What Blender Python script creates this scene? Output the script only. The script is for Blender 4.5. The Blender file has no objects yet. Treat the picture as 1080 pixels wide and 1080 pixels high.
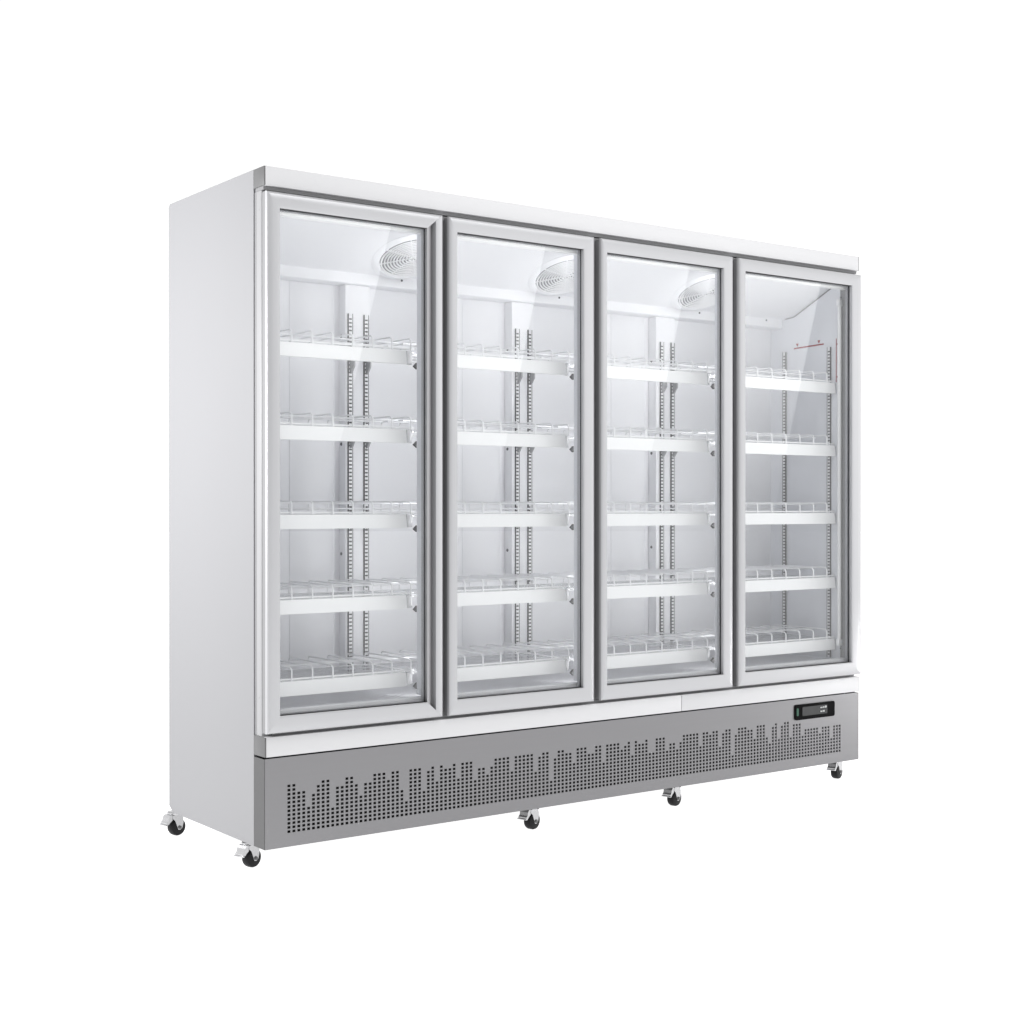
import bpy, bmesh, math, random
from mathutils import Vector, Matrix
random.seed(4)
S = bpy.context.scene
COL = S.collection
R = math.radians

# ---------------------------------------------------------------- camera
LIFT = 0.077                                   # castor height: the cabinet floor is z = 0 in part coordinates
cam_d = bpy.data.cameras.new('camera')
cam = bpy.data.objects.new('camera', cam_d); COL.objects.link(cam)
cam.location = (-1.8442, -3.6628, 0.9512 + LIFT)
cam.rotation_euler = (R(90 - 0.1707), 0, R(-36.364))
cam_d.sensor_width = 36; cam_d.lens = 36 * 1538.08 / 1080
cam_d.clip_end = 500
S.camera = cam

# ---------------------------------------------------------------- world: white studio surround
w = bpy.data.worlds.new('World'); S.world = w; w.use_nodes = True
nt = w.node_tree; N = nt.nodes; L = nt.links
for n in list(N): N.remove(n)
out = N.new('ShaderNodeOutputWorld'); bg = N.new('ShaderNodeBackground')
tc = N.new('ShaderNodeTexCoord'); sx = N.new('ShaderNodeSeparateXYZ')
L.new(tc.outputs['Generated'], sx.inputs[0])
def mrange(src, a, b, c, d, tree=nt):
    m = tree.nodes.new('ShaderNodeMapRange'); m.interpolation_type = 'SMOOTHSTEP'
    m.inputs[1].default_value = a; m.inputs[2].default_value = b
    m.inputs[3].default_value = c; m.inputs[4].default_value = d
    tree.links.new(src, m.inputs[0]); return m.outputs[0]
side = mrange(sx.outputs[0], 0.40, 0.88, 0.46, 1.45)     # the room is brighter to the right
back = mrange(sx.outputs[1], 0.18, 0.42, 0.0, 1.06)    # white paper sweep behind the fridge
mx = N.new('ShaderNodeMath'); mx.operation = 'MAXIMUM'
L.new(side, mx.inputs[0]); L.new(back, mx.inputs[1])
L.new(mx.outputs[0], bg.inputs['Strength'])
bg.inputs['Color'].default_value = (1, 1, 1, 1)
L.new(bg.outputs[0], out.inputs[0])

# ---------------------------------------------------------------- lamps
def aim(o, tgt):
    d = Vector(tgt) - o.location
    o.rotation_euler = d.to_track_quat('-Z', 'Y').to_euler()
def area(name, loc, tgt, sx_, sy_, power, col=(1, 1, 1)):
    d = bpy.data.lights.new(name, 'AREA'); d.shape = 'RECTANGLE'; d.size = sx_; d.size_y = sy_
    d.energy = power; d.color = col
    o = bpy.data.objects.new(name, d); COL.objects.link(o); o.location = loc; aim(o, tgt); return o
area('overhead_softbox', (1.3, -1.7, 3.5), (1.3, 0, 1.35), 3.2, 1.0, 30)
area('side_softbox', (-1.55, 0.75, 1.50), (0, 0.40, 1.35), 0.8, 0.9, 43)
area('right_softbox', (4.4, -1.05, 1.15), (2.0, 0, 0.9), 0.5, 1.8, 3)
low = area('low_fill_lamp', (4.3, -1.0, 0.28), (2.2, 0, 0.05), 0.4, 0.25, 0.42); low.data.spread = R(32)  # unseen lamp added to brighten the right end of the base panel

# unseen wedge-masked lamps added behind the camera for the slanted sheen on the panes
def sheen_lamp(x0, x1, z0, z1, y, radiance):
    d = bpy.data.lights.new('sheen_lamp', 'AREA'); d.shape = 'RECTANGLE'
    d.size = x1 - x0; d.size_y = z1 - z0
    d.energy = radiance * math.pi * d.size * d.size_y
    d.use_nodes = True
    t = d.node_tree; nn = t.nodes; em = nn['Emission']
    g = nn.new('ShaderNodeNewGeometry'); s = nn.new('ShaderNodeSeparateXYZ')
    t.links.new(g.outputs['Parametric'], s.inputs[0])
    # lit where u < v (mask along the diagonal), fading towards the lower end
    sub = nn.new('ShaderNodeMath'); sub.operation = 'SUBTRACT'
    t.links.new(s.outputs[1], sub.inputs[0]); t.links.new(s.outputs[0], sub.inputs[1])
    cut = mrange(sub.outputs[0], -0.004, 0.004, 0, 1, t)
    fade = mrange(s.outputs[1], 0.25, 0.95, 0, 1, t)
    mu = nn.new('ShaderNodeMath'); mu.operation = 'MULTIPLY'
    t.links.new(cut, mu.inputs[0]); t.links.new(fade, mu.inputs[1])
    t.links.new(mu.outputs[0], em.inputs['Strength'])
    o = bpy.data.objects.new('sheen_lamp', d); COL.objects.link(o)
    o.location = ((x0 + x1) / 2, y, (z0 + z1) / 2)
    o.rotation_euler = (R(90), 0, 0)               # shines towards +y
    return o
def mirrored(x, z, y):
    k = (abs(y) + 3.6628) / 3.6628
    return -1.8442 + k * (x + 1.8442), 0.9512 + k * (z - 0.9512) + LIFT
for gx0, gx1 in ((0.036, 0.412), (0.634, 0.985), (1.224, 1.61), (1.858, 2.27)):
    a0, b0 = mirrored(gx0, 0.37, 4.6); a1, b1 = mirrored(gx1, 1.785, 4.6)
    sheen_lamp(a0, a1, b0, b1, -4.6, 2.15)

S.view_settings.view_transform = 'Standard'; S.view_settings.look = 'None'
S.view_settings.exposure = 0; S.view_settings.gamma = 1; S.view_settings.use_curve_mapping = False
S.render.engine = 'CYCLES'
S.cycles.use_denoising = True
S.cycles.max_bounces = 16; S.cycles.diffuse_bounces = 8; S.cycles.transparent_max_bounces = 24
S.cycles.glossy_bounces = 6
S.cycles.blur_glossy = 0.3; S.cycles.sample_clamp_indirect = 6

# ---------------------------------------------------------------- materials
def mat(name, col, rough=0.4, metal=0.0, spec=0.5, var=0.03, scale=6.0, bump=0.0, stretch=(1, 1, 1), emit=0.0):
    m = bpy.data.materials.new(name); m.use_nodes = True
    t = m.node_tree; b = t.nodes['Principled BSDF']
    b.inputs['Roughness'].default_value = rough; b.inputs['Metallic'].default_value = metal
    b.inputs['Specular IOR Level'].default_value = spec
    c = t.nodes.new('ShaderNodeTexCoord'); mp = t.nodes.new('ShaderNodeMapping')
    mp.inputs['Scale'].default_value = stretch
    t.links.new(c.outputs['Object'], mp.inputs[0])
    nz = t.nodes.new('ShaderNodeTexNoise'); nz.inputs['Scale'].default_value = scale; nz.inputs['Detail'].default_value = 5
    t.links.new(mp.outputs[0], nz.inputs['Vector'])
    mr = t.nodes.new('ShaderNodeMapRange'); mr.inputs[3].default_value = 1 - var; mr.inputs[4].default_value = 1 + var
    t.links.new(nz.outputs['Fac'], mr.inputs[0])
    mul = t.nodes.new('ShaderNodeMix'); mul.data_type = 'RGBA'; mul.blend_type = 'MULTIPLY'; mul.inputs[0].default_value = 1
    mul.inputs[6].default_value = (*col, 1)
    cc = t.nodes.new('ShaderNodeCombineColor')
    for i in range(3): t.links.new(mr.outputs[0], cc.inputs[i])
    t.links.new(cc.outputs[0], mul.inputs[7])
    t.links.new(mul.outputs[2], b.inputs['Base Color'])
    mr2 = t.nodes.new('ShaderNodeMapRange'); mr2.inputs[3].default_value = max(0.02, rough - 0.06); mr2.inputs[4].default_value = rough + 0.06
    t.links.new(nz.outputs['Fac'], mr2.inputs[0]); t.links.new(mr2.outputs[0], b.inputs['Roughness'])
    if bump:
        bp = t.nodes.new('ShaderNodeBump'); bp.inputs['Strength'].default_value = bump; bp.inputs['Distance'].default_value = 0.002
        t.links.new(nz.outputs['Fac'], bp.inputs['Height']); t.links.new(bp.outputs[0], b.inputs['Normal'])
    if emit:
        b.inputs['Emission Color'].default_value = (1, 1, 1, 1); b.inputs['Emission Strength'].default_value = emit
    return m
M = dict(
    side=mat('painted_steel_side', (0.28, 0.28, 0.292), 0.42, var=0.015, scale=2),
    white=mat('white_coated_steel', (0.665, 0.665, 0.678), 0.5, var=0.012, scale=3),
    frame=mat('door_frame_aluminium', (0.505, 0.507, 0.522), 0.34, metal=0.35, var=0.015, scale=4, stretch=(1, 1, 1)),
    jamb=mat('jamb_profile', (0.35, 0.35, 0.36), 0.4, var=0.02),
    cap=mat('grey_end_cap', (0.125, 0.125, 0.128), 0.5, var=0.03),
    groove=mat('grip_channel', (0.36, 0.36, 0.37), 0.38, metal=0.3, var=0.03),
    grille=mat('brushed_grey_steel', (0.235, 0.233, 0.24), 0.33, metal=0.9, var=0.035, scale=9, stretch=(0.35, 1, 9)),
    grille_end=mat('folded_panel_edge', (0.085, 0.085, 0.087), 0.5, var=0.03),
    gasket=mat('black_gasket', (0.018, 0.018, 0.02), 0.55, var=0.1),
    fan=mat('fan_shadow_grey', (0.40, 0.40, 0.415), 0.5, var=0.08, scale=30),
    doorgasket=mat('dark_grey_gasket', (0.24, 0.24, 0.248), 0.5, var=0.06),
    spacer=mat('grey_spacer', (0.50, 0.50, 0.52), 0.4, metal=0.1, var=0.05),
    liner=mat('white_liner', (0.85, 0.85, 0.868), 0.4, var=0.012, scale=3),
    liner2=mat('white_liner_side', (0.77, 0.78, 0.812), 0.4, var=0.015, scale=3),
    rail=mat('zinc_shelf_upright', (0.78, 0.78, 0.79), 0.4, metal=0.1, var=0.06, scale=20),
    slot=mat('upright_dark_channel', (0.07, 0.07, 0.073), 0.5, var=0.05),
    wire=mat('white_coated_wire', (0.88, 0.88, 0.89), 0.3, var=0.02),
    plastic=mat('white_price_rail', (0.90, 0.90, 0.905), 0.3, var=0.012),
    led=mat('led_cover', (0.9, 0.9, 0.9), 0.3, var=0.0, emit=0.12),
    tube=mat('led_tube', (0.9, 0.9, 0.9), 0.3, var=0.0, emit=0.02),
    rear_fill=mat('rear_fill_glow', (0.9, 0.9, 0.9), 0.3, var=0.0, emit=0.8),
    fill_glow=mat('fill_bar_glow', (0.9, 0.9, 0.9), 0.3, var=0.0, emit=9.0),
    black=mat('black_gloss_panel', (0.004, 0.004, 0.0045), 0.3, spec=0.03, var=0.05),
    lcd=mat('grey_display', (0.035, 0.036, 0.038), 0.2, spec=0.4, var=0.2, scale=30),
    glyph=mat('display_marks', (0.42, 0.43, 0.43), 0.4, var=0.02),
    green=mat('green_indicator', (0.006, 0.075, 0.042), 0.3, var=0.05),
    red=mat('red_print', (0.33, 0.018, 0.022), 0.5, var=0.03),
    rubber=mat('black_rubber', (0.010, 0.010, 0.011), 0.5, spec=0.2, var=0.12, scale=40),
    chrome=mat('bright_zinc', (0.52, 0.52, 0.53), 0.24, metal=0.8, var=0.05, scale=25),
    screw=mat('dark_screw', (0.10, 0.10, 0.105), 0.4, metal=0.6, var=0.05),
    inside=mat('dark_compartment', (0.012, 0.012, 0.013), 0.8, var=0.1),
)
# clear pane
g = bpy.data.materials.new('clear_glass'); g.use_nodes = True
t = g.node_tree
for n in list(t.nodes): t.nodes.remove(n)
o_ = t.nodes.new('ShaderNodeOutputMaterial'); mxs = t.nodes.new('ShaderNodeMixShader')
tr = t.nodes.new('ShaderNodeBsdfTransparent'); tr.inputs[0].default_value = (0.985, 0.99, 0.992, 1)
gl = t.nodes.new('ShaderNodeBsdfGlossy'); gl.inputs['Roughness'].default_value = 0.0
fr = t.nodes.new('ShaderNodeFresnel'); fr.inputs[0].default_value = 1.5
geo = t.nodes.new('ShaderNodeNewGeometry'); io = t.nodes.new('ShaderNodeMapRange')      # same reflection from either side of the pane
io.inputs[3].default_value = 1.5; io.inputs[4].default_value = 1 / 1.5
t.links.new(geo.outputs['Backfacing'], io.inputs[0]); t.links.new(io.outputs[0], fr.inputs[0])
t.links.new(fr.outputs[0], mxs.inputs[0]); t.links.new(tr.outputs[0], mxs.inputs[1]); t.links.new(gl.outputs[0], mxs.inputs[2])
t.links.new(mxs.outputs[0], o_.inputs[0])
M['glass'] = g
# half-clear grey sheet that stands in for shade below the shelf wires
g = bpy.data.materials.new('shade_sheet_grey'); g.use_nodes = True
t = g.node_tree; b = t.nodes['Principled BSDF']
b.inputs['Base Color'].default_value = (0.55, 0.56, 0.595, 1); b.inputs['Roughness'].default_value = 0.25
mxs = t.nodes.new('ShaderNodeMixShader'); mxs.inputs[0].default_value = 0.36
tr = t.nodes.new('ShaderNodeBsdfTransparent')
t.links.new(tr.outputs[0], mxs.inputs[1]); t.links.new(b.outputs[0], mxs.inputs[2])
t.links.new(mxs.outputs[0], t.nodes['Material Output'].inputs[0])
M['mat'] = g
# white floor given its own glow, so no contact shadow shows
f = bpy.data.materials.new('glowing_white_floor'); f.use_nodes = True
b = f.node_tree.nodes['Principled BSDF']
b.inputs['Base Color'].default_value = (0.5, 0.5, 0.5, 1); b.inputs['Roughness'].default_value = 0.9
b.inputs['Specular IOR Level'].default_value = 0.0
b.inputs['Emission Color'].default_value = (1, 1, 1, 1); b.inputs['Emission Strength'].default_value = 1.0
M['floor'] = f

# ---------------------------------------------------------------- mesh helpers
def box(bm, x0, x1, y0, y1, z0, z1, bev=0.0):
    r = bmesh.ops.create_cube(bm, size=1)
    vs = r['verts']
    for v in vs:
        v.co.x = x0 if v.co.x < 0 else x1
        v.co.y = y0 if v.co.y < 0 else y1
        v.co.z = z0 if v.co.z < 0 else z1
    if bev:
        es = list({e for v in vs for e in v.link_edges})
        bmesh.ops.bevel(bm, geom=es, offset=bev, segments=2, affect='EDGES', profile=0.5)
def prism(bm, pts, axis, a0, a1):
    """extrude a closed outline (2-D) along an axis; pts are (x,z) for y, (y,z) for x, (x,y) for z"""
    def co(p, a):
        return {'x': (a, p[0], p[1]), 'y': (p[0], a, p[1]), 'z': (p[0], p[1], a)}[axis]
    A = [bm.verts.new(co(p, a0)) for p in pts]; B = [bm.verts.new(co(p, a1)) for p in pts]
    n = len(pts)
    for i in range(n): bm.faces.new((A[i], A[(i + 1) % n], B[(i + 1) % n], B[i]))
    bm.faces.new(A[::-1]); bm.faces.new(B)
def tube(bm, pts, r, seg=6, closed=False):
    pts = [Vector(p) for p in pts]; rings = []; n = len(pts)
    ref = None
    for i, p in enumerate(pts):
        if closed: d = (pts[(i + 1) % n] - pts[i - 1])
        else: d = pts[min(i + 1, n - 1)] - pts[max(i - 1, 0)]
        d.normalize()
        if ref is None:
            ref = Vector((0, 0, 1)) if abs(d.z) < 0.9 else Vector((1, 0, 0))
        u = (ref - d * ref.dot(d))
        if u.length < 1e-4: u = Vector((1, 0, 0)) - d * d.x
        u.normalize(); ref = u; v = d.cross(u)
        rings.append([bm.verts.new(p + (u * math.cos(2 * math.pi * k / seg) + v * math.sin(2 * math.pi * k / seg)) * r) for k in range(seg)])
    m = n if closed else n - 1
    for i in range(m):
        a, c = rings[i], rings[(i + 1) % n]
        for k in range(seg): bm.faces.new((a[k], a[(k + 1) % seg], c[(k + 1) % seg], c[k]))
    if not closed:
        bm.faces.new(rings[0][::-1]); bm.faces.new(rings[-1])
def disc(bm, cen, axis, r0, r1, h, seg=20, bev=0.0):
    """cylinder whose axis starts at cen and runs h along axis"""
    ax = Vector(axis).normalized(); q = Vector((0, 0, 1)).rotation_difference(ax).to_matrix().to_4x4()
    r = bmesh.ops.create_cone(bm, cap_ends=True, segments=seg, radius1=r0, radius2=r1, depth=h,
                              matrix=Matrix.Translation(Vector(cen) + ax * h / 2) @ q)
    if bev:
        es = [e for e in {e for v in r['verts'] for e in v.link_edges} if any(len(f_.verts) > 4 for f_ in e.link_faces)]
        bmesh.ops.bevel(bm, geom=es, offset=bev, segments=2, affect='EDGES', profile=0.5)
def build(name, bm, m, parent=None, loc=None, smooth=35):
    bmesh.ops.recalc_face_normals(bm, faces=bm.faces)
    me = bpy.data.meshes.new(name); bm.to_mesh(me); bm.free()
    me.materials.append(m if not isinstance(m, str) else M[m])
    for p in me.polygons: p.use_smooth = True
    me.set_sharp_from_angle(angle=R(smooth))
    o = bpy.data.objects.new(name, me); COL.objects.link(o)
    if parent is not None: o.parent = parent
    if loc is not None: o.location = loc
    return o
def copy_part(o, loc):
    c = o.copy(); COL.objects.link(c); c.parent = o.parent; c.location = loc
    for ch in list(o.children):
        d = ch.copy(); COL.objects.link(d); d.parent = c
    return c
B = bmesh.new

# ---------------------------------------------------------------- setting: floor
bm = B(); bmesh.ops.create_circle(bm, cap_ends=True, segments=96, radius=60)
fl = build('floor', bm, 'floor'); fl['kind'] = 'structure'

# ---------------------------------------------------------------- the fridge
W, D, H = 2.482, 0.655, 1.90
fridge = bpy.data.objects.new('display_fridge', None); COL.objects.link(fridge)
fridge.location = (0, 0, LIFT); fridge.empty_display_size = 0.2
fridge['label'] = 'white four-door display fridge with glass doors, empty wire shelves and perforated grey base'
fridge['category'] = 'fridge'
P = fridge
def part(name, bm, m, parent=P, loc=None, smooth=35): return build(name, bm, m, parent, loc, smooth)

# outer shell
YS = 0.0655
bm = B()
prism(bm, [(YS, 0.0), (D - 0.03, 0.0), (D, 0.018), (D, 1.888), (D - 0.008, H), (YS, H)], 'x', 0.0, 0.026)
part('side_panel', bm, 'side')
bm = B()
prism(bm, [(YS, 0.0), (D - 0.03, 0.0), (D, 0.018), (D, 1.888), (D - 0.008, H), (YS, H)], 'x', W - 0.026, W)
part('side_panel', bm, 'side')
bm = B(); box(bm, 0.027, W - 0.027, 0.067, D - 0.003, 1.862, H - 0.003, 0.002); part('top_panel', bm, 'white')
bm = B(); box(bm, 0.027, W - 0.027, D - 0.02, D - 0.003, 0.008, 1.861, 0.001); part('back_panel', bm, 'side')
bm = B(); box(bm, 0.027, W - 0.027, 0.022, D - 0.022, 0.006, 0.02); part('base_plate', bm, 'grille_end')
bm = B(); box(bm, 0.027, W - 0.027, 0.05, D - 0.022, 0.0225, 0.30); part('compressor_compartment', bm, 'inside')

# fascia across the top, with grey end caps
bm = B(); box(bm, 0.004, W - 0.003, 0.0, 0.064, 1.846, H, 0.0015)
fas = part('fascia', bm, 'white')
bm = B(); box(bm, 0.0, 0.0037, 0.0005, 0.0645, 1.8458, H - 0.0005, 0.0006); part('end_cap', bm, 'cap', fas)
bm = B(); box(bm, W - 0.0027, W, 0.0005, 0.0645, 1.8458, H - 0.0005, 0.0006); part('end_cap', bm, 'cap', fas)
# dark recess under the fascia, with the light upper trim line of the door heads
bm = B(); box(bm, 0.004, W - 0.001, 0.012, 0.062, 1.8358, 1.8452); part('door_head_seal', bm, 'doorgasket')

# front jambs at both ends
for x0, x1 in ((0.002, 0.030), (W - 0.030, W - 0.002)):
    bm = B(); box(bm, x0, x1, 0.0200, 0.0510, 0.3136, 1.835, 0.0015)
    j = part('front_jamb', bm, 'jamb')
    bm = B(); box(bm, x0 + 0.001, x1 - 0.001, 0.0513, 0.0652, 0.3136, 1.835); box(bm, x0 + 0.0015, x1 - 0.001, 0.0106, 0.0197, 0.325, 1.826); part('seal_strip', bm, 'doorgasket', j)
    if x0 < 0.1:
        for zz in (0.42, 1.783):
            bm = B(); disc(bm, (x0 + 0.0003, 0.036, zz), (-1, 0, 0), 0.0022, 0.0018, 0.0011, 10); part('screw', bm, 'jamb', j)

# trim strip below the doors: two lengths with a seam, grey cap at the left end
ZS0, ZS1 = 0.2575, 0.3130
for k, (x0, x1, d) in enumerate(((0.004, 1.5668, 0.0), (1.5696, W - 0.003, 0.0))):
    bm = B(); box(bm, x0, x1, -0.004 + d, 0.0640, ZS0 - d * 3, ZS1 - d * 2, 0.0012)
    ts = part('trim_strip', bm, 'white')
    if k == 0:
        bm = B(); box(bm, 0.0, 0.0037, -0.0032, 0.0645, ZS0 + 0.0004, ZS1 - 0.0004, 0.0005); part('end_cap', bm, 'cap', ts)
    else:
        bm = B(); box(bm, W - 0.0027, W, -0.0026, 0.0645, ZS0 + 0.0004, ZS1 - 0.0014, 0.0005); part('end_cap', bm, 'cap', ts)
bm = B(); box(bm, 0.010, W - 0.010, 0.012, 0.048, 0.2528, ZS0 - 0.003); part('shadow_gap_seal', bm, 'gasket')
bm = B(); box(bm, 0.032, W - 0.032, 0.016, 0.048, ZS1 + 0.0005, 0.3225); part('sill_seal', bm, 'doorgasket')

# perforated base panel
HT = [12,12,10,10,6,9,11,12,12,5,10,10,12,12,10,7,10,10,12,12,12,10,12,12,7,4,12,12,12,6,11,12,8,12,11,11,12,8,12,12,12,
      7,10,10,8,10,12,12,12,12,8,12,12,12,12,12,7,11,12,12,4,10,12,12,11,11,8,12,12,12,10,10,12,12,7,12,12,12,12,10,11,12,8,12,11,11,12,
      8,8,12,12,12,8,10,10,8,10,12,12,12,12,12,8,12,12,11,12,12,7,11,12,12,4,10,12,12,12,11,11,8,12,12,12,
      8,6,11,12,7,11,12,12,7,11,11,11,7,9,9,9,9,9,7,9,9,9,5,9,9,9]
NC = len(HT); X0, X1 = 0.0758, 2.3745; px = (X1 - X0) / (NC - 1); pz = 0.01165; Z0 = 0.0425
hw, hh = 0.0046, 0.0036
bm = B()
xs = [0.0012]; zs = [0.0]
for i in range(NC): xs += [X0 + i * px - hw, X0 + i * px + hw]
xs += [W - 0.003]
for k in range(12): zs += [Z0 + k * pz - hh, Z0 + k * pz + hh]
zs += [0.2525]
gv = [[bm.verts.new((x, 0.0, z)) for z in zs] for x in xs]
gb = {}
def bk(i, k):
    if (i, k) not in gb: gb[(i, k)] = bm.verts.new((xs[i], 0.0022, zs[k]))
    return gb[(i, k)]
for i in range(len(xs) - 1):
    for k in range(len(zs) - 1):
        hole = (i % 2 == 1 and k % 2 == 1 and i < 2 * NC and (k - 1) // 2 < HT[min((i - 1) // 2, NC - 1)])
        if not hole:
            bm.faces.new((gv[i][k], gv[i + 1][k], gv[i + 1][k + 1], gv[i][k + 1]))
        else:
            q = [(i, k), (i + 1, k), (i + 1, k + 1), (i, k + 1)]
            for a in range(4):
                c, d = q[a], q[(a + 1) % 4]
                bm.faces.new((gv[c[0]][c[1]], gv[d[0]][d[1]], bk(*d), bk(*c)))
n, m_ = len(xs), len(zs)
border = [(i, 0) for i in range(n)] + [(n - 1, k) for k in range(1, m_)] + [(i, m_ - 1) for i in range(n - 2, -1, -1)] + [(0, k) for k in range(m_ - 2, 0, -1)]
lip = [bm.verts.new((gv[i][k].co.x, 0.0024, gv[i][k].co.z)) for i, k in border]
for a in range(len(border)):
    c, d = border[a], border[(a + 1) % len(border)]
    bm.faces.new((gv[c[0]][c[1]], gv[d[0]][d[1]], lip[(a + 1) % len(border)], lip[a]))
me_g = part('base_panel', bm, 'grille', smooth=20)
bm = B(); box(bm, 0.0, 0.0009, 0.0008, 0.0645, 0.0005, 0.2520); part('folded_end', bm, 'grille_end', me_g)
bm = B(); box(bm, W - 0.0027, W - 0.0005, 0.0008, 0.0645, 0.0005, 0.2520); part('folded_end', bm, 'grille_end', me_g)

# temperature controller in the base panel
def rrect(x0, x1, z0, z1, r, n=5):
    pts = []
    for cx, cz, a0 in ((x1 - r, z1 - r, 0), (x0 + r, z1 - r, 90), (x0 + r, z0 + r, 180), (x1 - r, z0 + r, 270)):
        for i in range(n + 1):
            a = R(a0 + 90 * i / n); pts.append((cx + r * math.cos(a), cz + r * math.sin(a)))
    return pts
bm = B(); prism(bm, rrect(2.129, 2.342, 0.1765, 0.2325, 0.008), 'y', -0.0045, -0.0006)
cp = part('temperature_controller', bm, 'black')
bm = B(); prism(bm, rrect(2.166, 2.300, 0.190, 0.2225, 0.003), 'y', -0.0056, -0.0047); part('screen', bm, 'lcd', cp)
bm = B(); prism(bm, rrect(2.1355, 2.1465, 0.192, 0.220, 0.004), 'y', -0.0056, -0.0047); part('indicator_light', bm, 'green', cp)
bm = B()
for (x0, x1, z0, z1) in ((2.262, 2.273, 0.2115, 0.2160), (2.276, 2.283, 0.2115, 0.2170), (2.286, 2.295, 0.2115, 0.2185),
                         (2.262, 2.272, 0.1970, 0.2020), (2.275, 2.284, 0.1970, 0.2030)):
    box(bm, x0, x1, -0.0064, -0.0058, z0, z1)
part('display_marks', bm, 'glyph', cp)

# ---------------------------------------------------------------- interior
YB = 0.425; XL, XR = 0.030, W - 0.030; ZF = 0.372
bm = B(); box(bm, XL + 0.0005, XR - 0.0005, YB, YB + 0.012, ZF - 0.005, 1.80); bl = part('back_liner', bm, 'liner')
for xa, xb in ((0.300, 0.456), (0.955, 1.113), (1.615, 1.778)):
    bm = B(); box(bm, xa, xb, YB - 0.0018, YB - 0.0002, ZF + 0.001, 1.660, 0.0015); part('raised_panel', bm, 'liner', bl)
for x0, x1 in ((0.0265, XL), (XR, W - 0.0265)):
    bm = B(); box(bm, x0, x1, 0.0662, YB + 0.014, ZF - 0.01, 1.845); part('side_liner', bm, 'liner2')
bm = B(); prism(bm, [(0.026, 0.345), (0.026, 0.381), (0.060, 0.381), (0.066, ZF), (YB - 0.001, ZF), (YB - 0.001, 0.345)], 'x', XL + 0.001, XR - 0.001)
part('floor_liner', bm, 'liner')
bm = B(); prism(bm, [(0.026, 1.834), (0.026, 1.812), (0.11, 1.797), (0.30, 1.706), (0.352, 1.7005), (0.362, 1.696), (0.362, 1.664), (0.366, 1.661),
                     (YB - 0.0005, 1.661), (YB - 0.0005, 1.834)], 'x', XL + 0.001, XR - 0.001)
ce = part('ceiling_cowl', bm, 'liner')
for xx in (0.735 - 0.06, 1.325, 2.0, 2.36):
    bm = B(); disc(bm, (xx, 0.3617, 1.688), (0, -1, 0), 0.004, 0.003, 0.002, 10); part('screw', bm, 'screw', ce)
# dark strip added as the shadow line where the cowl meets the right wall
bm = B(); prism(bm, [(0.085, 1.798), (0.11, 1.7935), (0.30, 1.7022), (0.345, 1.6985), (0.345, 1.6955), (0.30, 1.6985), (0.11, 1.7885), (0.085, 1.793)], 'x', XR - 0.0022, XR - 0.0004)
part('cowl_shade_line', bm, 'doorgasket', ce)
# fan guards set in the sloping cowl
sl = Vector((0, 0.19, -0.091)).normalized(); ex = Vector((1, 0, 0)); nrm = Vector((0, -0.091, -0.19)).normalized()
def on_cowl(cx, a, b, h):
    base = Vector((cx, 0.225, 1.797 - 0.479 * (0.225 - 0.11)))
    return base + ex * a + sl * b + nrm * h
for cx in (0.63, 1.245, 1.90):
    bm = B()
    n = 40
    outer = []
    for rr, hh_ in ((0.136, 0.0005), (0.128, 0.006), (0.116, 0.0085), (0.110, 0.004)):
        outer.append([bm.verts.new(on_cowl(cx, rr * math.cos(2 * math.pi * k / n), rr * 0.93 * math.sin(2 * math.pi * k / n), hh_)) for k in range(n)])
    for a, c in zip(outer, outer[1:]):
        for k in range(n): bm.faces.new((a[k], a[(k + 1) % n], c[(k + 1) % n], c[k]))
    fg = part('fan_guard', bm, 'liner')
    bm = B()
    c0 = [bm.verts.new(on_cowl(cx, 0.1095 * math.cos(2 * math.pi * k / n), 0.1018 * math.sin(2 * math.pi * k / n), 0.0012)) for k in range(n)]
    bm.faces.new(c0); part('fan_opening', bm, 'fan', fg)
    bm = B()
    for rr in (0.105, 0.095, 0.085, 0.075, 0.065, 0.055, 0.045, 0.035, 0.025, 0.015):
        tube(bm, [on_cowl(cx, rr * math.cos(2 * math.pi * k / n), rr * 0.93 * math.sin(2 * math.pi * k / n), 0.0075) for k in range(n)], 0.0025, 6, True)
    for k in range(8):
        a = 2 * math.pi * (k + 0.3) / 8
        tube(bm, [on_cowl(cx, r_ * math.cos(a), r_ * 0.93 * math.sin(a), 0.0045) for r_ in (0.004, 0.112)], 0.0024, 5)
    part('guard_rings', bm, 'wire', fg)

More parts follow.
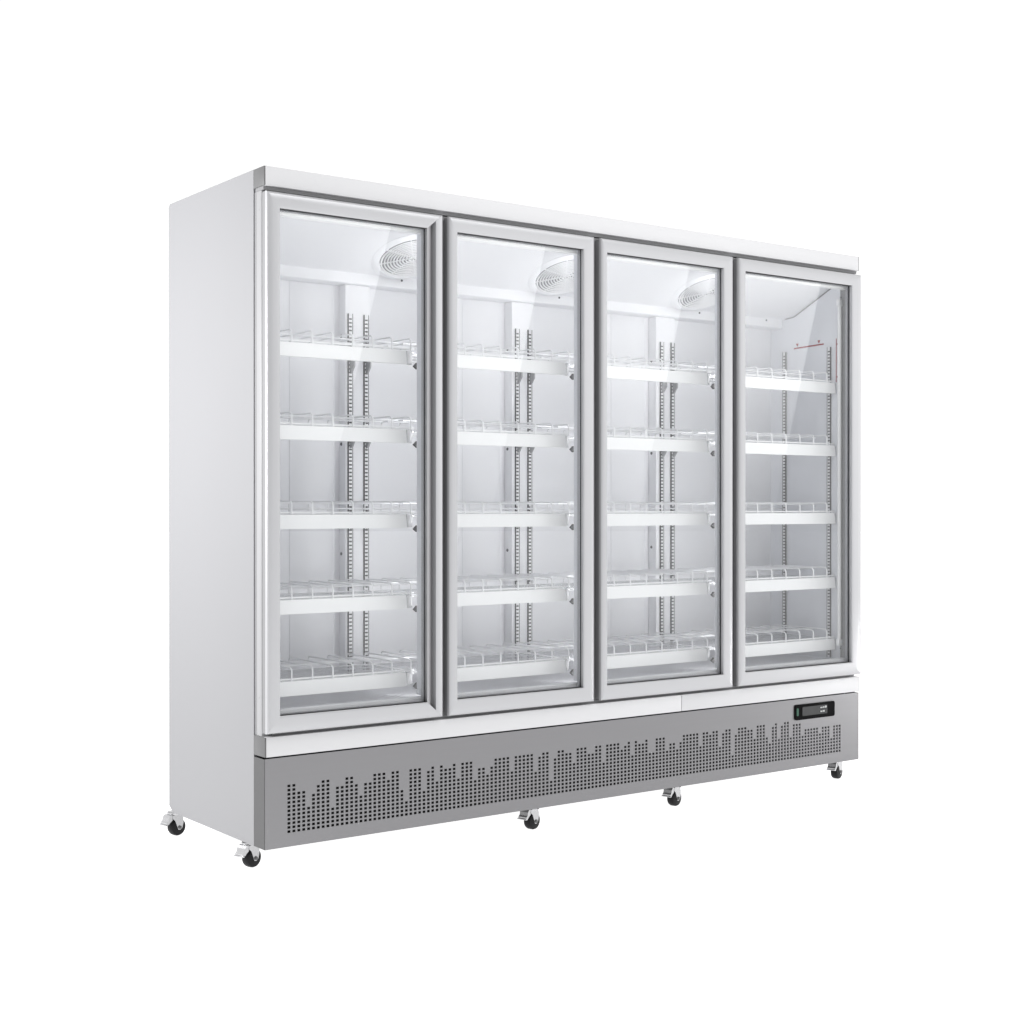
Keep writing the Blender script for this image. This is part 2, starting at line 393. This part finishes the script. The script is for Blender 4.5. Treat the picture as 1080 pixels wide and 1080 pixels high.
# slotted shelf uprights
def upright(axis, x, y, z0, z1, wd, parent, pitch=0.0122):
    """slotted channel; axis 'y' faces the front, 'x' faces the left"""
    bm = B()
    sl_h = 0.0050; sw = wd * 0.36
    def pt(u, d, z):
        return (x + u, y - d, z) if axis == 'y' else (x - d, y + u, z)
    us = [-wd / 2, -sw, sw, wd / 2]
    n = int((z1 - z0 - 0.012) / pitch)
    zs_ = [z0]
    for k in range(n):
        zc = z0 + 0.012 + k * pitch
        zs_ += [zc - sl_h / 2, zc + sl_h / 2]
    zs_ += [z1]
    d = 0.006
    gvv = [[bm.verts.new(pt(u, d, z)) for z in zs_] for u in us]
    for i in range(3):
        for k in range(len(zs_) - 1):
            if i == 1 and k % 2 == 1:
                q = [(1, k), (2, k), (2, k + 1), (1, k + 1)]
                bq = [bm.verts.new(pt(us[a], d - 0.002, zs_[c])) for a, c in q]
                for s in range(4):
                    bm.faces.new((gvv[q[s][0]][q[s][1]], gvv[q[(s + 1) % 4][0]][q[(s + 1) % 4][1]], bq[(s + 1) % 4], bq[s]))
                continue
            bm.faces.new((gvv[i][k], gvv[i + 1][k], gvv[i + 1][k + 1], gvv[i][k + 1]))
    # folded flanges and ends
    for i in (0, 3):
        a = [gvv[i][k] for k in range(len(zs_))]; c = [bm.verts.new(pt(us[i], 0.0006, z)) for z in zs_]
        for k in range(len(zs_) - 1): bm.faces.new((a[k], a[k + 1], c[k + 1], c[k]))
    o = build('shelf_upright', bm, 'rail', parent, None, 20)
    bm = B()
    lo = pt(-wd / 2 + 0.001, 0.0032, z0 + 0.002); hi = pt(wd / 2 - 0.001, 0.0008, z1 - 0.002)
    box(bm, min(lo[0], hi[0]), max(lo[0], hi[0]), min(lo[1], hi[1]), max(lo[1], hi[1]), z0 + 0.002, z1 - 0.002)
    for u in (-wd / 2, wd / 2):            # dark return flanges on both edges
        a = pt(u - 0.0009, 0.0066, z0); c = pt(u + 0.0009, 0.0008, z1)
        box(bm, min(a[0], c[0]), max(a[0], c[0]), min(a[1], c[1]), max(a[1], c[1]), z0, z1)
    if parent is P: build('slot_backing', bm, 'slot', o)
    else:           # third level is the deepest allowed: keep the backing beside the upright
        build('slot_backing', bm, 'slot', parent)
    return o
YC = 0.382
for xa, xb, r1, r2 in ((0.477, 0.567, 0.4925, 0.551), (1.134, 1.227, 1.154, 1.208), (1.799, 1.892, 1.824, 1.878)):
    bm = B(); box(bm, xa, xb, YC, YB - 0.0005, ZF + 0.0005, 1.6605, 0.0015)
    post = part('shelf_post', bm, 'liner')
    for r_ in (r1, r2): upright('y', r_, YC, ZF + 0.008, 1.568, 0.0150, post)
    for zz in (0.804, 1.154, 1.498):
        bm = B(); disc(bm, (xa - 0.0002, 0.408, zz), (-1, 0, 0), 0.0055, 0.0045, 0.002, 10); part('screw', bm, 'screw', post)
for yy in (0.118, 0.348): upright('x', XR, yy, ZF + 0.006, 1.566, 0.0150, P)

# mullions between the door openings
for xa in (0.5485, 1.1595, 1.801):
    bm = B(); box(bm, xa, xa + 0.062, 0.034, 0.0765, 0.3825, 1.811, 0.003)
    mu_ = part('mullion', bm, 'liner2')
    bm = B(); box(bm, xa + 0.006, xa + 0.080, 0.0168, 0.0257, 0.3238, 1.829); part('magnetic_seal', bm, 'doorgasket', mu_)
    bm = B(); box(bm, xa + 0.018, xa + 0.044, 0.0768, 0.0795, 0.39, 1.74); part('fill_bar', bm, 'fill_glow', mu_)  # unseen glowing bar added behind the mullion to brighten the interior

# strip lights under the door heads, and the tube on the right wall
for xa, xb in ((0.048, 0.544), (0.620, 1.155), (1.231, 1.796), (1.873, XR - 0.004)):
    bm = B(); box(bm, xa, xb, 0.0275, 0.0535, 1.7755, 1.8005, 0.003); sl_ = part('strip_light', bm, 'led')
    bm = B(); box(bm, xa + 0.012, xb - 0.012, 0.0537, 0.0560, 1.7775, 1.7985); part('rear_fill', bm, 'rear_fill', sl_)  # glowing rear face, hidden from view, added to lift the interior light
bm = B(); tube(bm, [(XR - 0.009, 0.062, 0.452), (XR - 0.009, 0.062, 1.715)], 0.0075, 14)
lt = part('tube_light', bm, 'tube')
for z0, z1 in ((0.428, 0.4515), (1.7155, 1.742)):
    bm = B(); box(bm, XR - 0.0185, XR - 0.0005, 0.0535, 0.0705, z0, z1, 0.002); part('tube_holder', bm, 'plastic', lt)
    bm = B(); disc(bm, (XR - 0.0006, 0.062, z0 - 0.012 if z0 < 1 else z1 + 0.008), (-1, 0, 0), 0.003, 0.0025, 0.002, 10); part('screw', bm, 'screw', lt)

# red load line marks printed on the right wall
bm = B()
xr = XR - 0.0012
def mark(pts): prism(bm, pts, 'x', xr, XR - 0.0002)
mark([(0.148, 1.5835), (0.300, 1.579), (0.300, 1.574), (0.148, 1.5785)])
for yy, zz in ((0.172, 1.5835), (0.283, 1.5805)):
    mark([(yy - 0.007, zz + 0.014), (yy + 0.007, zz + 0.014), (yy, zz + 0.002)])
part('load_line_mark', bm, 'red')
bm = B()
mark([(0.0835, 1.430), (0.0865, 1.430), (0.0865, 1.596), (0.0835, 1.596)])
for zz in (1.45, 1.575):
    mark([(0.0825, zz), (0.0765, zz + 0.007), (0.0765, zz - 0.007)])
part('load_line_mark', bm, 'red')

# ---------------------------------------------------------------- shelves
YF = 0.084
def make_shelf(x0, x1, wx0, wx1, endx, first_wire, pitch, z, ups):
    """local z = 0 is the underside of the price rail"""
    bm = B()
    hx = []
    x = first_wire
    while x > wx0: x -= pitch
    x += pitch
    while x < wx1: hx.append(x); x += pitch
    zt = 0.0785
    r = 0.0025; yb = 0.362
    for x in hx:
        pts = [(x, YF + 0.004, 0.041), (x, YF + 0.004, zt - 0.010), (x, YF + 0.0065, zt - 0.0035), (x, YF + 0.013, zt),
               (x, YF + 0.03, zt + 0.0005), (x, yb - 0.02, zt + 0.0005), (x, yb - 0.008, zt), (x, yb - 0.002, zt - 0.004), (x, yb, zt - 0.010), (x, yb, 0.036)]
        tube(bm, pts, r, 6)
    for y, zz in ((YF + 0.0085, 0.047), (YF + 0.10, zt - 0.0042), (YF + 0.19, zt - 0.0042), (yb - 0.0045, 0.040), (yb - 0.0045, 0.058)):
        tube(bm, [(wx0, y, zz), (wx1, y, zz)], 0.0026, 6)
    # under-deck rods
    for y in (YF + 0.06, YF + 0.15, YF + 0.23):
        tube(bm, [(wx0, y, 0.036), (wx1, y, 0.036)], 0.0024, 6)
    for x in (wx0, wx1):
        tube(bm, [(x, YF + 0.012, 0.036), (x, yb, 0.036)], 0.003, 6)
    sh = build('shelf', bm, 'wire', P, (0, 0, z), 50)
    # added grey sheet under the wires, darkens the band like shade
    bm = B(); box(bm, wx0 + 0.003, wx1 - 0.003, YF + 0.014, yb - 0.006, 0.0400, 0.0412)
    build('shade_sheet', bm, 'mat', sh, None, 30)
    # price rail: slightly tilted C profile
    bm = B()
    prism(bm, [(YF - 0.003, 0.0), (YF + 0.0015, 0.0405), (YF + 0.012, 0.0425), (YF + 0.012, 0.0385), (YF + 0.0045, 0.0365), (YF + 0.0005, 0.005), (YF + 0.012, 0.003), (YF + 0.012, 0.0)],
          'x', x0, x1)
    build('price_rail', bm, 'plastic', sh, None, 35)
    bm = B()
    prism(bm, [(x1 + 0.0006, YF), (endx, YF + 0.022), (endx, YF + 0.034), (x1 + 0.0006, YF + 0.018)], 'z', 0.002, 0.040)
    build('rail_end', bm, 'jamb', sh, None, 35)
    # short bracket hooks on the uprights
    for x in ups:
        bm = B()
        prism(bm, [(YC - 0.030, 0.014), (YC - 0.030, 0.030), (YC - 0.0068, 0.030), (YC - 0.0068, -0.006), (YC - 0.014, -0.006)], 'x', x - 0.003, x + 0.003)
        build('bracket', bm, 'jamb', sh, None, 30)
    return sh
ZSH = [0.4105, 0.645, 0.890, 1.147, 1.386]
for (x0, x1, wx0, wx1, endx, fw, pt_, ups, right) in (
        (0.034, 0.518, 0.036, 0.549, 0.552, 0.131, 0.0675, (0.4925,), False), (0.606, 1.134, 0.567, 1.158, 1.163, 0.735, 0.069, (0.551, 1.154), False),
        (1.218, 1.772, 1.178, 1.800, 1.805, 1.345, 0.072, (1.208, 1.824), False), (1.860, 2.444, 1.822, 2.447, 2.4505, 1.955, 0.0745, (1.878,), True)):
    s0 = make_shelf(x0, x1, wx0, wx1, endx, fw, pt_, ZSH[0], ups)
    if not right:
        bm = B(); prism(bm, [(endx - 0.004, -0.004), (endx + 0.0075, 0.007), (endx + 0.0075, -0.013)], 'y', YF + 0.004, YF + 0.014)
        build('rail_clip', bm, 'gasket', s0)
    for z in ZSH[1:]: copy_part(s0, (0, 0, z))

# ---------------------------------------------------------------- doors
YD = -0.020; YG = -0.0005
def loft(bm, prof, Ai, Ao, Bi, Bo):
    """prof: closed list of (t, y); t 0 at the pane, 1 at the outer edge; ends are mitred between inner and outer corners"""
    a = [bm.verts.new((Ai[0] + (Ao[0] - Ai[0]) * t_, y, Ai[1] + (Ao[1] - Ai[1]) * t_)) for t_, y in prof]
    c = [bm.verts.new((Bi[0] + (Bo[0] - Bi[0]) * t_, y, Bi[1] + (Bo[1] - Bi[1]) * t_)) for t_, y in prof]
    n = len(prof)
    for i in range(n): bm.faces.new((a[i], a[(i + 1) % n], c[(i + 1) % n], c[i]))
    bm.faces.new(a[::-1]); bm.faces.new(c)
STD = [(0.0, YD + 0.0025), (0.05, YD + 0.0003), (0.12, YD), (0.55, YD), (0.80, YD + 0.0006), (0.92, YD + 0.0022), (0.975, YD + 0.0045), (1.0, YD + 0.0085), (1.0, 0.010), (0.0, 0.010)]
GRIP = [(0.0, YD + 0.003), (0.10, YD + 0.0035), (0.22, YD + 0.0065), (0.34, YD + 0.012), (0.44, YD + 0.019), (0.50, YD + 0.024), (0.535, YD + 0.024), (0.545, 0.012), (0.0, 0.012)]
THIN = [(t_, min(y, YD + 0.013)) for t_, y in STD]
LIP = [(0.547, 0.012), (0.547, YD + 0.0005), (0.60, YD - 0.0005), (0.9, YD - 0.0005), (0.97, YD + 0.001), (1.0, YD + 0.005), (1.0, YD + 0.014), (0.7, YD + 0.014), (0.7, 0.012)]
ZB, ZBo, ZT, ZTo = 0.3715, 0.3235, 1.783, 1.828
DOORS = ((-0.001, 0.0395, 0.5265, 0.581, True), (0.604, 0.6350, 1.125, 1.172, False), (1.1985, 1.2245, 1.752, 1.800, False), (1.8265, 1.859, 2.420, 2.4755, False))
for xo0, xi0, xi1, xo1, grip in DOORS:
    ci = [(xi0, ZB), (xi1, ZB), (xi1, ZT), (xi0, ZT)]
    co = [(xo0, ZBo), (xo1, ZBo), (xo1, ZTo), (xo0, ZTo)]
    bm = B()
    for i in range(4):
        if i == 1 and grip:
            loft(bm, LIP, ci[1], co[1], ci[2], co[2]); continue
        loft(bm, THIN, ci[i], co[i], ci[(i + 1) % 4], co[(i + 1) % 4])
    door = part('door', bm, 'frame', smooth=40)
    if grip:
        door['label'] = 'door with a recessed full-height grip channel'
        bm = B(); loft(bm, GRIP, ci[1], co[1], ci[2], co[2]); part('grip_channel', bm, 'groove', door, smooth=50)
    bm = B(); box(bm, xi0 + 0.0004, xi1 - 0.0004, YG - 0.002, YG + 0.002, ZB + 0.0004, ZT - 0.0004); part('glass', bm, 'glass', door)
    bm = B()
    for i in range(4):
        if grip and i == 3: continue
        loft(bm, [(0.02 if not (grip and i == 1) else 0.72, YD + 0.0132), (0.93, YD + 0.0132), (0.93, 0.0105), (0.85, 0.0165), (0.3 if not (grip and i == 1) else 0.72, 0.0165)],
             ci[i], co[i], ci[(i + 1) % 4], co[(i + 1) % 4])
    if grip:
        bs = B(); loft(bs, [(0.3, YD + 0.0132), (0.985, YD + 0.0132), (0.985, 0.0100), (0.3, 0.0100)], ci[3], co[3], ci[0], co[0]); part('darkened_door_side', bs, 'doorgasket', door)  # dark strip added to tone down the over-lit door side
    part('door_gasket', bm, 'doorgasket', door)
    # glazing gasket lining the frame opening in front of the pane
    bm = B(); e = 0.0016
    ii = [(xi0 + e, ZB + e), (xi1 - e, ZB + e), (xi1 - e, ZT - e), (xi0 + e, ZT - e)]
    oo = [(xi0 + 0.0002, ZB + 0.0002), (xi1 - 0.0002, ZB + 0.0002), (xi1 - 0.0002, ZT - 0.0002), (xi0 + 0.0002, ZT - 0.0002)]
    for i in range(4):
        loft(bm, [(0, YD + (0.005 if i % 2 == 0 else 0.0145)), (1, YD + (0.004 if i % 2 == 0 else 0.0135)), (1, YG - 0.0022), (0, YG - 0.0022)], ii[i], oo[i], ii[(i + 1) % 4], oo[(i + 1) % 4])
    part('glazing_gasket', bm, 'gasket', door)
    # grey spacer bar of the double glazing behind the pane
    bm = B(); e = 0.004
    ii = [(xi0 + e, ZB + e), (xi1 - e, ZB + e), (xi1 - e, ZT - e), (xi0 + e, ZT - e)]
    for i in range(4):
        loft(bm, [(0, YG + 0.0024), (1, YG + 0.0024), (1, 0.0098), (0, 0.0098)], ii[i], oo[i], ii[(i + 1) % 4], oo[(i + 1) % 4])
    part('spacer_bar', bm, 'spacer', door)

# ---------------------------------------------------------------- castors
def make_caster(loc, rot):
    """local z = 0 is the cabinet floor; the wheel touches z = -LIFT"""
    r = 0.0275; wz = -LIFT + r
    bm = B()
    disc(bm, (0, 0, -0.0110), (0, 0, 1), 0.019, 0.0215, 0.0080, 18, 0.001)         # swivel head
    box(bm, -0.011, 0.018, -0.018, 0.018, -0.0030, -0.0004, 0.0008)                # top plate
    for s in (-1, 1):                                                              # fork cheeks
        y = s * 0.0165
        prism(bm, [(-0.016, -0.010), (0.018, -0.010), (0.024, -0.023), (0.024, -0.036), (0.020, wz - 0.002), (0.013, wz - 0.008), (0.005, wz - 0.007), (0.000, wz + 0.005), (-0.007, -0.027), (-0.016, -0.020)],
              'y', y - 0.0012, y + 0.0012)
    box(bm, -0.018, 0.020, -0.0170, 0.0170, -0.0150, -0.0106, 0.0008)
    c = build('caster', bm, 'chrome', P, loc, 35); c.rotation_euler = (0, 0, rot)
    bm = B(); disc(bm, (0.010, -0.0145, wz), (0, 1, 0), r, r, 0.029, 32, 0.007); build('wheel', bm, 'rubber', c)
    bm = B(); disc(bm, (0.010, -0.0215, wz), (0, 1, 0), 0.0058, 0.0058, 0.043, 6, 0.001); build('axle_nut', bm, 'cap', c)
    bm = B()
    prism(bm, [(-0.0165, -0.0080), (-0.024, -0.0092), (-0.030, -0.016), (-0.032, -0.026), (-0.038, -0.031), (-0.0378, -0.0365), (-0.030, -0.0360), (-0.024, -0.030), (-0.0165, -0.025)], 'y', -0.0165, 0.0165)
    box(bm, -0.0420, -0.034, -0.0185, 0.0185, -0.0392, -0.0352, 0.0012)
    build('brake_pedal', bm, 'chrome', c, None, 25)
    bm = B(); disc(bm, (0.020, -0.017, -0.0031), (0, 0, -1), 0.0036, 0.0036, 0.009, 6); build('mounting_bolt', bm, 'screw', c)
    return c
c0 = make_caster((0.0190, 0.135, 0), R(18))
for x, y, rz in ((0.0110, 0.645, 12), (0.962, 0.052, 14), (1.578, 0.052, 14), (2.420, 0.060, 16)):
    c = copy_part(c0, (x, y, 0)); c.rotation_euler = (0, 0, R(rz))
